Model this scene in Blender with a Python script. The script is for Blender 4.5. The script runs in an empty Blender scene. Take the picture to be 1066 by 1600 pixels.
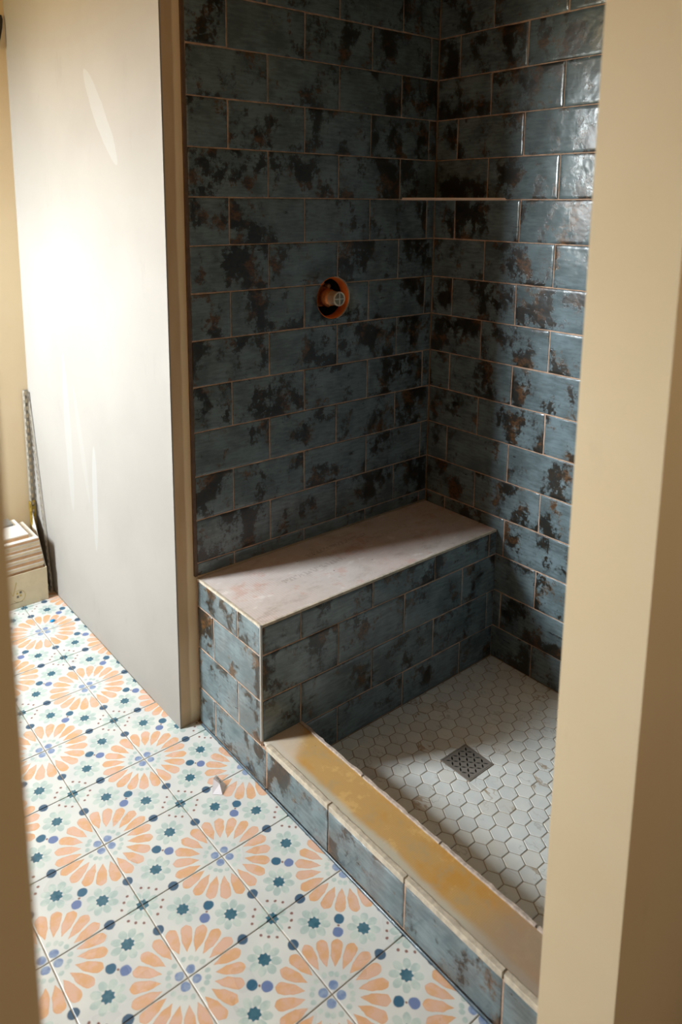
import bpy, bmesh, math, random
from mathutils import Vector, Matrix
PI = math.pi
random.seed(7)
SC = bpy.context.scene
COL = SC.collection

# ---------------------------------------------------------------- camera
cam_d = bpy.data.cameras.new('camera')
cam = bpy.data.objects.new('camera', cam_d)
COL.objects.link(cam)
cam.location = (-0.99087, -1.78806, 1.51057)
cam.rotation_euler = (1.393314, -0.005407, -0.678926)
cam_d.sensor_fit = 'VERTICAL'
cam_d.sensor_height = 36.0
cam_d.lens = 1184.0157 / 1600.0 * 36.0
cam_d.shift_x = (533.0 - 502.164) / 1600.0
cam_d.shift_y = -(800.0 - 533.085) / 1600.0
cam_d.clip_start = 0.02
cam_d.dof.use_dof = True
cam_d.dof.focus_distance = 2.15
cam_d.dof.aperture_fstop = 3.2
SC.camera = cam

# ---------------------------------------------------------------- look
vs = SC.view_settings
vs.view_transform = 'Standard'
vs.look = 'None'
vs.gamma = 1.0
vs.use_curve_mapping = False
vs.exposure = 0.0

# ---------------------------------------------------------------- world and lights
world = bpy.data.worlds.new('daylight')
SC.world = world
world.use_nodes = True
_t = world.node_tree
_bg = _t.nodes['Background']
_tc = _t.nodes.new('ShaderNodeTexCoord')
_sp = _t.nodes.new('ShaderNodeSeparateXYZ')
_mr = _t.nodes.new('ShaderNodeMapRange')
_mr.inputs[1].default_value, _mr.inputs[2].default_value = -0.02, 0.12
_mx = _t.nodes.new('ShaderNodeMix')
_mx.data_type = 'RGBA'
_mx.inputs[6].default_value = (0.10, 0.085, 0.04, 1)      # yards and foliage below the horizon
_mx.inputs[7].default_value = (0.87, 0.95, 1.0, 1)        # bright overcast sky
_t.links.new(_tc.outputs['Generated'], _sp.inputs[0])
_t.links.new(_sp.outputs[2], _mr.inputs[0])
_t.links.new(_mr.outputs[0], _mx.inputs[0])
_t.links.new(_mx.outputs[2], _bg.inputs[0])
_bg.inputs[1].default_value = 134.0


def area(name, loc, target, sx, sy, power, col, spread=180):
    d = bpy.data.lights.new(name, 'AREA')
    d.shape = 'RECTANGLE'
    d.size, d.size_y = sx, sy
    d.energy = power
    d.color = col
    d.spread = math.radians(spread)
    o = bpy.data.objects.new(name, d)
    COL.objects.link(o)
    o.location = loc
    v = Vector(target) - Vector(loc)
    o.rotation_euler = v.to_track_quat('-Z', 'Y').to_euler()
    return o


WX = -2.05                       # window wall
WIN = (0.56, 1.12, 1.30, 2.28)   # window opening y0 y1 z0 z1
# daylight entering by the window of the room (left, outside the frame)
_w = area('window_daylight', (WX - 0.06, (WIN[0] + WIN[1]) / 2, (WIN[2] + WIN[3]) / 2), (0.0, (WIN[0] + WIN[1]) / 2, (WIN[2] + WIN[3]) / 2),
          WIN[1] - WIN[0], WIN[3] - WIN[2], 1.0, (1, 1, 1))
_w.data.cycles.is_portal = True
# added warm fills, no fixture seen: bathroom, upper white wall, hall behind the camera
area('bathroom_warm_fill', (-1.05, 0.1, 2.36), (-1.05, 0.1, 0.0), 1.1, 1.1, 5.2, (1.0, 0.50, 0.17))  # added soft fill under the ceiling, warms the shaded areas
area('upper_wall_fill', (-0.85, 0.62, 2.36), (-0.06, 0.55, 1.85), 0.7, 0.25, 3.2, (1.0, 0.66, 0.26))  # added fill, warms the top of the white wall
area('hall_fill', (-0.45, -2.85, 1.75), (-0.45, -1.0, 1.2), 0.9, 1.1, 7.5, (1.0, 0.74, 0.44))  # added fill, brightens the jamb and hall-side faces
area('hall_side_fill', (0.50, -2.80, 1.70), (-0.20, -1.34, 1.0), 0.6, 0.9, 6.5, (1.0, 0.88, 0.70))  # added fill for the hall side of the doorway wall

# ================================================================ node helpers


class N:
    """a socket (or number) with arithmetic that writes Math nodes"""

    def __init__(self, t, s):
        self.t, self.s = t, s

    def _op(self, op, *o, clamp=False):
        n = self.t.nodes.new('ShaderNodeMath')
        n.operation = op
        n.use_clamp = clamp
        for i, v in enumerate((self,) + o):
            if isinstance(v, N):
                self.t.links.new(v.s, n.inputs[i])
            else:
                n.inputs[i].default_value = float(v)
        return N(self.t, n.outputs[0])

    def __add__(self, o): return self._op('ADD', o)
    __radd__ = __add__
    def __sub__(self, o): return self._op('SUBTRACT', o)
    def __rsub__(self, o): return (self * -1.0) + o
    def __mul__(self, o): return self._op('MULTIPLY', o)
    __rmul__ = __mul__
    def __truediv__(self, o): return self._op('DIVIDE', o)
    def __pow__(self, o): return self._op('POWER', o)
    def abs(self): return self._op('ABSOLUTE')
    def sqrt(self): return self._op('SQRT')
    def sin(self): return self._op('SINE')
    def cos(self): return self._op('COSINE')
    def mod(self, o): return self._op('FLOORED_MODULO', o)
    def fract(self): return self._op('FRACT')
    def floor(self): return self._op('FLOOR')
    def mn(self, o): return self._op('MINIMUM', o)
    def mx(self, o): return self._op('MAXIMUM', o)
    def gt(self, o): return self._op('GREATER_THAN', o)
    def lt(self, o): return self._op('LESS_THAN', o)
    def clamp(self): return self._op('ADD', 0.0, clamp=True)

    def atan2(self, o): return self._op('ARCTAN2', o)

    def step(self, lo, hi):
        """smooth 0..1 between lo and hi (lo may exceed hi)"""
        n = self.t.nodes.new('ShaderNodeMapRange')
        n.interpolation_type = 'SMOOTHSTEP'
        self.t.links.new(self.s, n.inputs[0])
        if lo < hi:
            a, b, c, d = lo, hi, 0.0, 1.0
        else:
            a, b, c, d = hi, lo, 1.0, 0.0
        for i, v in zip((1, 2, 3, 4), (a, b, c, d)):
            n.inputs[i].default_value = v
        return N(self.t, n.outputs[0])


class Mat:
    def __init__(self, name, rough=0.5, metallic=0.0, spec=0.5, col=(0.8, 0.8, 0.8)):
        self.m = bpy.data.materials.new(name)
        self.m.use_nodes = True
        self.t = self.m.node_tree
        self.b = self.t.nodes['Principled BSDF']
        self.b.inputs['Roughness'].default_value = rough
        self.b.inputs['Metallic'].default_value = metallic
        self.b.inputs['Specular IOR Level'].default_value = spec
        self.b.inputs['Base Color'].default_value = (*col, 1)

    def node(self, kind, **kw):
        n = self.t.nodes.new(kind)
        for k, v in kw.items():
            setattr(n, k, v)
        return n

    def link(self, a, b):
        self.t.links.new(a.s if isinstance(a, N) else a, b)

    def obj(self):
        return self.node('ShaderNodeTexCoord').outputs['Object']

    def uv(self):
        return self.node('ShaderNodeTexCoord').outputs['UV']

    def attr(self, name):
        n = self.node('ShaderNodeAttribute', attribute_name=name)
        return n.outputs['Color']

    def sep(self, v):
        n = self.node('ShaderNodeSeparateXYZ')
        self.link(v, n.inputs[0])
        return [N(self.t, o) for o in n.outputs]

    def comb(self, x, y, z=0.0):
        n = self.node('ShaderNodeCombineXYZ')
        for i, v in enumerate((x, y, z)):
            if isinstance(v, N):
                self.link(v, n.inputs[i])
            else:
                n.inputs[i].default_value = v
        return n.outputs[0]

    def mapping(self, v, scale=(1, 1, 1), loc=(0, 0, 0), rot=(0, 0, 0)):
        n = self.node('ShaderNodeMapping')
        self.link(v, n.inputs[0])
        n.inputs['Scale'].default_value = scale
        n.inputs['Location'].default_value = loc
        n.inputs['Rotation'].default_value = rot
        return n.outputs[0]

    def vadd(self, a, b):
        n = self.node('ShaderNodeVectorMath', operation='ADD')
        self.link(a, n.inputs[0])
        self.link(b, n.inputs[1])
        return n.outputs[0]

    def vscale(self, a, s):
        n = self.node('ShaderNodeVectorMath', operation='SCALE')
        self.link(a, n.inputs[0])
        n.inputs['Scale'].default_value = s
        return n.outputs[0]

    def noise(self, v, scale, detail=4, rough=0.5, dist=0.0, color=False):
        n = self.node('ShaderNodeTexNoise')
        self.link(v, n.inputs['Vector'])
        n.inputs['Scale'].default_value = scale
        n.inputs['Detail'].default_value = detail
        n.inputs['Roughness'].default_value = rough
        n.inputs['Distortion'].default_value = dist
        return n.outputs['Color'] if color else N(self.t, n.outputs['Fac'])

    def mix(self, f, a, b):
        n = self.node('ShaderNodeMix', data_type='RGBA')
        if isinstance(f, N):
            self.link(f, n.inputs[0])
        else:
            n.inputs[0].default_value = f
        for i, c in ((6, a), (7, b)):
            if isinstance(c, tuple):
                n.inputs[i].default_value = (*c, 1)
            else:
                self.link(c, n.inputs[i])
        return n.outputs[2]

    def color(self, c):
        self.link(c, self.b.inputs['Base Color'])

    def rough(self, f):
        self.link(f, self.b.inputs['Roughness'])

    def bump(self, h, strength=0.3, dist=0.002):
        n = self.node('ShaderNodeBump')
        n.inputs['Strength'].default_value = strength
        n.inputs['Distance'].default_value = dist
        self.link(h, n.inputs['Height'])
        self.link(n.outputs[0], self.b.inputs['Normal'])


def srgb(r, g, b):
    f = lambda c: (c / 255 / 12.92) if c <= 10 else ((c / 255 + 0.055) / 1.055) ** 2.4
    return (f(r), f(g), f(b))


# ---------------------------------------------------------------- materials
def make_glaze():
    m = Mat('weathered_blue_glaze', rough=0.2, spec=0.6)
    uv = m.uv()
    rnd = m.vscale(m.attr('rnd'), 40.0)
    p = m.vadd(uv, rnd)
    wob = m.vscale(m.noise(m.mapping(p, (1, 1, 1)), 60, 3, 0.6, color=True), 0.012)
    pw = m.vadd(p, wob)
    big = m.noise(m.mapping(pw, (1.0, 0.75, 1)), 9.0, 9, 0.74)
    fine = m.noise(m.mapping(p, (1.0, 1.6, 1)), 75, 4, 0.6)
    soft_ = (big + fine * 0.08).step(0.53, 0.61) * 0.5
    mask = (big + fine * 0.12).step(0.592, 0.618).mx(soft_)
    streak = m.noise(m.mapping(pw, (0.35, 1.5, 1)), 34, 5, 0.7)
    specks = streak.step(0.655, 0.70)
    mask2 = mask.mx(specks * 0.85)
    # blue body: brushed, clouded
    brush = m.noise(m.mapping(p, (1.0, 5.0, 1)), 26, 5, 0.6)
    cloud = m.noise(p, 14, 3, 0.5)
    body = m.mix((brush * 0.45 + cloud * 0.55).step(0.36, 0.66), srgb(86, 98, 101), srgb(112, 128, 133))
    rustm = m.noise(m.vadd(pw, m.comb(3.3, 7.1, 1.7)), 13, 5, 0.65)
    rust = m.mix(rustm.step(0.52, 0.62), srgb(31, 34, 32), srgb(94, 64, 36))
    rust2 = m.mix(fine.step(0.42, 0.66), rust, srgb(46, 38, 28))
    # a faint ochre halo around the rust
    halo = (big + fine * 0.16).step(0.575, 0.64) * rustm.step(0.50, 0.60) * 0.55
    body2 = m.mix(halo, body, srgb(112, 88, 58))
    m.color(m.mix(mask2, body2, rust2))
    m.rough(mask2 * 0.12 + 0.17)
    wave = m.noise(p, 22, 2, 0.5)
    m.bump(wave * 1.0 + fine * 0.10 - mask2 * 0.10, 0.55, 0.0022)
    return m.m


def make_floor_tile():
    m = Mat('patterned_floor_glaze', rough=0.28, spec=0.5)
    u, v, _ = m.sep(m.uv())
    ob = m.obj()
    wob = m.noise(ob, 60, 2, 0.5, color=True)
    wx, wy, _ = m.sep(wob)
    u = u + (wx - 0.5) * 0.022
    v = v + (wy - 0.5) * 0.022
    over = (u + v).gt(1.0)                       # fold about the F-F diagonal
    fu = u + over * (1.0 - u * 2.0)
    fv = v + over * (1.0 - v * 2.0)
    a = fu.mx(fv)
    b = fu.mn(fv)
    soft = 0.010

    def circ(cx, cy, r, sx=1.0, sy=1.0):
        d = (((a - cx) * sx) ** 2.0 + ((b - cy) * sy) ** 2.0).sqrt()
        return d.step(r + soft, r - soft * 0.3)
    # starburst petals about S
    r = (a * a + b * b).sqrt()
    th = b.atan2(a) * (180 / PI)
    idx = (th / 18.0).floor()
    t = ((th.mod(18.0) - 9.0) * (PI / 180)).abs()
    lx, ly = r * t.sin(), r * t.cos()
    w1 = (ly - 0.255) * 0.44                      # opening wedge
    w2 = ly * 0.095 + 0.0165
    e = ((ly - 0.490) / 0.072).mx(0.0)
    w3 = (1.0 - e * e * e).mx(0.0) * 0.061
    wid = w1.mn(w2).mn(w3)
    petal = (wid - lx).step(-0.002, 0.007) * ly.gt(0.262) * ly.lt(0.57)
    # flowers
    def flower(cx, cy):
        dx, dy = a - cx, b - cy
        q = (dx * dx + dy * dy).sqrt()
        ps = dy.atan2(dx)
        tt = (((ps + PI / 8).mod(PI / 4)) - PI / 8).abs()
        px, py = q * tt.cos() - 0.121, q * tt.sin()
        pet = ((px * 0.80) ** 2.0 + (py * 1.06) ** 2.0).sqrt().step(0.048, 0.041)
        star = (q - (ps * 8.0).cos() * 0.007).step(0.067, 0.058)
        return pet, star
    p1, s1 = flower(0.685, 0.315)
    p2, s2 = flower(1.0, 0.0)
    pale = p1.mx(p2)
    star = s1.mx(s2)
    pale = pale.mx(circ(0.195 * math.cos(math.radians(15)), 0.195 * math.sin(math.radians(15)), 0.024))
    pale = pale.mx(circ(0.195 * math.cos(math.radians(37)), 0.195 * math.sin(math.radians(37)), 0.024))
    blob = circ(0.062, 0.062, 0.044)
    gem = circ(0.447, 0.447, 0.052, 1.0, 1.0)
    gem_s = circ(0.628, 0.0, 0.052, 1.0, 0.95)
    dots = circ(1 - 0.205 * 0.7071, 0.205 * 0.7071, 0.012)
    dots = dots.mx(circ(1 - 0.215 * math.cos(math.radians(22)), 0.215 * math.sin(math.radians(22)), 0.012))
    dots = dots.mx(circ(0.5, 0.5, 0.009))
    n1 = m.noise(ob, 26, 3, 0.6)
    n2 = m.noise(ob, 9, 2, 0.5)
    n3 = m.noise(ob, 70, 3, 0.6)
    c = m.mix(n2.step(0.35, 0.65), srgb(198, 202, 201), srgb(208, 211, 208))
    palec = m.mix(n1.step(0.38, 0.62), srgb(164, 184, 181), srgb(188, 202, 196))
    c = m.mix(pale * 0.92, c, palec)
    peach = m.mix(n1.step(0.40, 0.62), srgb(210, 174, 154), srgb(208, 164, 124))
    rim = (wid - lx).step(0.016, 0.0) * 0.7
    peach = m.mix(rim, peach, srgb(202, 152, 108))
    c = m.mix(petal, c, peach)
    bluec = m.mix(n3.step(0.35, 0.65), srgb(112, 132, 170), srgb(140, 158, 184))
    c = m.mix(blob, c, bluec)
    gemc = m.mix(over, srgb(104, 122, 164), srgb(58, 98, 124))
    c = m.mix(gem, c, gemc)
    c = m.mix(gem_s, c, srgb(66, 92, 116))
    c = m.mix(star, c, m.mix(n3.step(0.3, 0.7), srgb(48, 92, 112), srgb(72, 112, 128)))
    c = m.mix(dots, c, srgb(128, 92, 84))
    m.color(c)
    m.rough(n2 * 0.2 + 0.2)
    m.bump(n1, 0.12, 0.001)
    return m.m


def make_grout(name, col, var=0.25):
    m = Mat(name, rough=0.9, spec=0.2)
    n = m.noise(m.obj(), 40, 4, 0.6)
    m.color(m.mix(n.step(0.3, 0.7), tuple(c * (1 - var) for c in col), tuple(min(1, c * (1 + var)) for c in col)))
    m.bump(m.noise(m.obj(), 600, 3), 0.3, 0.0006)
    return m.m


def make_paint(name, c1, c2, patches=False, band=False, scuff=True):
    m = Mat(name, rough=0.75, spec=0.25)
    ob = m.obj()
    n = m.noise(ob, 2.2, 4, 0.5)
    c = m.mix(n.step(0.35, 0.65), c1, c2)
    if scuff:
        s = m.noise(m.mapping(ob, (1, 1, 0.35)), 11, 5, 0.7)
        c = m.mix(s.step(0.60, 0.74) * 0.25, c, tuple(x * 0.80 for x in c1))
    if patches:
        # skimmed joint compound: paler strokes and two long vertical seams on the bare wall
        x, y, z = m.sep(ob)
        jx = m.noise(m.mapping(ob, (0, 6, 9)), 1.0, 3, 0.6)

        def stroke(y0, z0, y1, z1, w, k):
            # distance of (y,z) to a segment, tapering at the ends
            dx, dz = y1 - y0, z1 - z0
            L = math.hypot(dx, dz)
            s_ = ((y - y0) * (dx / L) + (z - z0) * (dz / L)) / L
            d_ = ((y - y0) * (-dz / L) + (z - z0) * (dx / L)).abs()
            wd = (s_ * (1.0 - s_) * 4.0).mx(0.0).sqrt() * w * (0.7 + jx * 0.6)
            return (wd - d_).step(-0.001, 0.004) * k
        f = stroke(0.495, 1.905, 0.285, 1.62, 0.035, 0.75)
        for (a0, b0, a1, b1, w, k) in ((0.80, 1.0, 0.78, 0.42, 0.030, 0.5), (0.56, 0.72, 0.58, 0.34, 0.022, 0.65),
                                       (0.72, 0.9, 0.62, 0.5, 0.02, 0.3)):
            f = f.mx(stroke(a0, b0, a1, b1, w, k))
        c = m.mix(f * 0.8, c, srgb(160, 160, 159))
        nick = m.noise(m.mapping(ob, (1, 1, 1)), 38, 2, 0.5)
        c = m.mix(nick.step(0.80, 0.83) * z.step(0.4, 0.2) * 0.6, c, srgb(150, 135, 118))
    if band:
        x, y, z = m.sep(ob)
        j = m.noise(m.mapping(ob, (1, 1, 0.5)), 5, 3, 0.6)
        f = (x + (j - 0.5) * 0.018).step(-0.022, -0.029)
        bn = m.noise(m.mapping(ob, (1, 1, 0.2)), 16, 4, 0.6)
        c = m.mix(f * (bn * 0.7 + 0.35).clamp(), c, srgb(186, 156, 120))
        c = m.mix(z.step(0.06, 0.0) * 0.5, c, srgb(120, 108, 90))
    m.color(c)
    m.bump(m.noise(ob, 55, 4, 0.6), 0.12, 0.002)
    return m.m


def make_marble():
    m = Mat('veined_white_marble', rough=0.3, spec=0.5)
    p = m.vadd(m.uv(), m.vscale(m.attr('rnd'), 30.0))
    d = m.vscale(m.noise(p, 18, 3, 0.5, color=True), 0.05)
    q = m.vadd(m.mapping(p, (1, 0.55, 1), rot=(0, 0, 0.6)), d)
    vein = (m.noise(q, 16, 3, 0.55) - 0.5).abs().step(0.014, 0.0)
    rare = m.noise(p, 8, 2, 0.5)
    v1 = vein * rare.step(0.46, 0.60)
    r1, r2, _ = m.sep(m.attr('rnd'))
    gold = r1.step(0.70, 0.72)
    c = m.mix(m.noise(p, 10, 3).step(0.35, 0.65), srgb(218, 222, 220), srgb(230, 232, 227))
    c = m.mix(v1 * 0.45, c, srgb(158, 158, 150))
    c = m.mix((m.noise(q, 11, 3, 0.6) - 0.52).abs().step(0.022, 0.0) * gold * rare.step(0.44, 0.56) * 0.8, c, srgb(158, 132, 96))
    c = m.mix(r2.step(0.86, 0.9) * 0.25, c, srgb(206, 196, 178))
    m.color(c)
    return m.m


def make_board(name, base, alt, red, mesh=True, text=True, kind='bench'):
    m = Mat(name, rough=0.85, spec=0.25)
    ob = m.obj()
    x, y, z = m.sep(ob)
    n = m.noise(ob, 7, 5, 0.65)
    n2 = m.noise(ob, 24, 4, 0.6)
    c = m.mix(n.step(0.35, 0.65), base, alt)
    if kind == 'bench':
        # printed red grid worn through grey thinset
        gx = ((x / 0.0075).fract() - 0.5).abs().step(0.36, 0.48)
        gy = ((y / 0.0075).fract() - 0.5).abs().step(0.36, 0.48)
        grid = gx.mx(gy * 0.5)
        wear = m.noise(ob, 3.5, 3, 0.6).step(0.36, 0.62)
        c = m.mix(grid * wear * 0.85, c, red)
        c = m.mix(n2.step(0.58, 0.72) * m.noise(ob, 5, 2).step(0.5, 0.6) * 0.5, c, red)
        # faded, illegible printed lines along the board
        rows = None
        for yc, x0, x1, k in ((-0.085, 0.33, 0.58, 0.30), (-0.125, 0.36, 0.74, 0.18), (-0.165, 0.18, 0.42, 0.26)):
            yy = (y - yc) - (x - 0.4) * 0.04
            r_ = yy.abs().step(0.012, 0.009) * x.gt(x0) * x.lt(x1)
            glyph = m.noise(m.mapping(ob, (150, 60, 0)), 1.0, 1).step(0.46, 0.54)
            f = r_ * glyph * k
            rows = f if rows is None else rows.mx(f)
        c = m.mix(rows, c, srgb(104, 84, 74))
        mott = m.noise(m.mapping(ob, (0.7, 1.3, 1)), 13, 7, 0.72)
        c = m.mix(mott.step(0.50, 0.68) * 0.45, c, srgb(150, 134, 122))
        c = m.mix(mott.step(0.44, 0.34) * 0.5, c, srgb(226, 222, 218))
        c = m.mix(n.step(0.54, 0.62) * n2.step(0.45, 0.6) * 0.4, c, red)
        c = m.mix(m.noise(ob, 46, 1, 0.4).step(0.77, 0.79) * 0.8, c, srgb(60, 52, 44))
    else:
        cloud = m.noise(m.mapping(ob, (1.4, 0.8, 1)), 6, 4, 0.65)
        c = m.mix(cloud.step(0.40, 0.60), srgb(186, 138, 66), srgb(184, 150, 96))
        weave = ((x / 0.0042).fract() - 0.5).abs().step(0.3, 0.5).mx(((y / 0.0042).fract() - 0.5).abs().step(0.3, 0.5))
        c = m.mix(weave * 0.5, c, srgb(170, 128, 62))
        gm = m.noise(ob, 17, 6, 0.7)
        c = m.mix(gm.step(0.52, 0.66) * 0.5, c, srgb(164, 146, 112))
        c = m.mix(gm.step(0.46, 0.36) * 0.4, c, srgb(214, 178, 116))
        hot = m.noise(ob, 9, 4, 0.6).step(0.54, 0.66) * y.step(-0.75, -0.95) * 0.6
        c = m.mix(hot, c, srgb(206, 140, 44))
        # grey thinset smears: far end, near end and along the outer edge
        edge = (x + (n - 0.5) * 0.03).step(0.042, 0.022)
        far = (y + (n - 0.5) * 0.06 - x * 0.9).step(-0.48, -0.42)
        near = (y + (n - 0.5) * 0.10).step(-0.94, -1.10)
        c = m.mix(edge * 0.75, c, srgb(176, 178, 168))
        c = m.mix(near * 0.75, c, srgb(150, 134, 118))
        c = m.mix(far * 0.75, c, srgb(196, 186, 172))
        c = m.mix(m.noise(ob, 46, 1, 0.4).step(0.82, 0.83) * 0.8, c, srgb(50, 42, 34))
    m.color(c)
    m.bump(m.noise(ob, 260, 3, 0.6), 0.3, 0.0008)
    return m.m


def make_plain(name, col, rough=0.5, metallic=0.0, spec=0.5, var=0.12, scale=30, bump=0.0):
    m = Mat(name, rough=rough, metallic=metallic, spec=spec)
    n = m.noise(m.obj(), scale, 4, 0.6)
    m.color(m.mix(n.step(0.3, 0.7), tuple(c * (1 - var) for c in col), tuple(min(1, c * (1 + var)) for c in col)))
    if bump:
        m.bump(m.noise(m.obj(), scale * 4, 3), bump, 0.001)
    return m.m


GLAZE = make_glaze()
FLOORT = make_floor_tile()
WGROUT = make_grout('tan_wall_grout', srgb(182, 152, 130))
FGROUT = make_grout('floor_grout', srgb(158, 146, 130), 0.35)
HGROUT = make_grout('hex_grout', srgb(162, 148, 130), 0.12)
MARBLE = make_marble()
WHITEWALL = make_paint('bare_white_drywall', srgb(145, 141, 135), srgb(151, 147, 141), patches=True)
CREAM = make_paint('cream_wall_paint', srgb(203, 184, 150), srgb(207, 189, 157))
JAMB = make_paint('jamb_drywall', srgb(232, 212, 176), srgb(236, 218, 184), band=True)
DARKWALL = make_paint('bounce_cutting_brown', srgb(112, 84, 58), srgb(120, 90, 64))  # unseen walls; dark brown put in to cut and warm bounced light
CEIL = make_paint('ceiling_paint', srgb(140, 112, 80), srgb(146, 118, 86), scuff=False)  # unseen ceiling, browned to send back less light
BENCHTOP = make_board('worn_backer_board', srgb(194, 184, 178), srgb(204, 197, 193), srgb(190, 140, 122))
CURBTOP = make_board('ochre_membrane', srgb(190, 150, 80), srgb(196, 160, 96), srgb(170, 90, 70), kind='curb')
EDGE = make_plain('thinset_edge', srgb(186, 176, 158), 0.8, var=0.2, scale=60, bump=0.4)
EDGEP = make_plain('chipped_tile_edge', srgb(178, 164, 152), 0.7, var=0.25, scale=90, bump=0.4)
ALU = make_plain('brushed_aluminium_trim', srgb(176, 176, 172), 0.35, 0.7, var=0.06)
BRONZE = make_plain('brown_tile_edge', srgb(96, 74, 56), 0.6, var=0.2)
CAULK = make_plain('clear_caulk', srgb(84, 100, 110), 0.2, var=0.25, scale=80)
STEEL = make_plain('brushed_steel', srgb(178, 170, 160), 0.38, 0.55, var=0.05)
DARK = make_plain('painted_recess_shade', srgb(14, 12, 10), 0.9)  # near black: shade of hollow places put into the colour
ORANGE = make_plain('orange_plastic', srgb(255, 130, 50), 0.45, var=0.08)
BRASS = make_plain('cast_brass', srgb(222, 150, 92), 0.4, 0.35, var=0.25, scale=120, bump=0.3)
CHROME = make_plain('polished_nickel', srgb(226, 220, 204), 0.28, 0.35, var=0.04)
RED = make_plain('red_screw_plug', srgb(150, 60, 40), 0.5)
CARD = make_plain('cream_carton', srgb(206, 194, 164), 0.7, var=0.04)
CARDIN = make_plain('white_carton_flap', srgb(214, 212, 206), 0.7, var=0.04)
GOLDINK = make_plain('gold_print', srgb(178, 156, 84), 0.5)
GREYINK = make_plain('grey_print', srgb(96, 92, 84), 0.6)
TILEBODY = make_plain('tan_tile_body', srgb(186, 150, 112), 0.85, var=0.15, scale=50)
TILECREAM = make_plain('cream_tile_body', srgb(204, 190, 160), 0.8, var=0.1, scale=50)
TILETOP = make_plain('white_tile_glaze', srgb(222, 219, 212), 0.35, var=0.03)
GREYTILE = make_plain('grey_tile', srgb(120, 122, 118), 0.6, var=0.12)
GALV = make_plain('galvanised_metal', srgb(168, 162, 150), 0.5, 0.5, var=0.15, scale=80)
GOLD = make_plain('brass_trim', srgb(178, 150, 62), 0.35, 0.6, var=0.12)
PAPER = make_plain('white_paper', srgb(226, 224, 230), 0.6, var=0.02)
BLUEP = make_plain('bright_blue_plastic', srgb(20, 140, 205), 0.35, var=0.05)
BLACK = make_plain('plain_dark_brown', srgb(40, 32, 24), 0.7)
FRAMEW = make_plain('white_window_frame', srgb(225, 224, 220), 0.5, var=0.03)

# ================================================================ mesh helpers


def link(name, bm, mats, parent=None, smooth=False):
    me = bpy.data.meshes.new(name)
    bmesh.ops.recalc_face_normals(bm, faces=bm.faces[:])
    bm.to_mesh(me)
    bm.free()
    o = bpy.data.objects.new(name, me)
    COL.objects.link(o)
    for m in (mats if isinstance(mats, (list, tuple)) else [mats]):
        me.materials.append(m)
    if smooth:
        for p in me.polygons:
            p.use_smooth = True
    if parent is not None:
        o.parent = parent
        o.matrix_parent_inverse = Matrix.Translation(-parent.location) @ Matrix.Identity(4) if parent.rotation_euler[:] == (0, 0, 0) else parent.matrix_basis.inverted()
    return o


def box(bm, x0, x1, y0, y1, z0, z1, mat=0, bevel=0.0):
    r = bmesh.ops.create_cube(bm, size=1.0)
    vs_ = r['verts']
    for v in vs_:
        v.co = Vector((x0 + (v.co.x + 0.5) * (x1 - x0), y0 + (v.co.y + 0.5) * (y1 - y0), z0 + (v.co.z + 0.5) * (z1 - z0)))
    fs = {f for v in vs_ for f in v.link_faces}
    for f in fs:
        f.material_index = mat
    if bevel:
        es = {e for v in vs_ for e in v.link_edges}
        bmesh.ops.bevel(bm, geom=list(es), offset=bevel, segments=2, affect='EDGES', profile=0.5)
    return vs_


def boxobj(name, b, mat, parent=None, bevel=0.0):
    bm = bmesh.new()
    box(bm, *b, bevel=bevel)
    return link(name, bm, mat, parent)


def structure(o):
    o['kind'] = 'structure'
    return o


def tag(o, label, cat, group=None):
    o['label'] = label
    o['category'] = cat
    if group:
        o['group'] = group
    return o


def empty(name, loc, rot=(0, 0, 0)):
    o = bpy.data.objects.new(name, None)
    COL.objects.link(o)
    o.location = loc
    o.rotation_euler = rot
    o.empty_display_size = 0.05
    return o


W_, H_ = 0.25967, 0.12859      # tile module (running bond)
Z0 = 0.50164 - 4 * H_          # grid line at -0.0127
GAP = 0.0032


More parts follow.
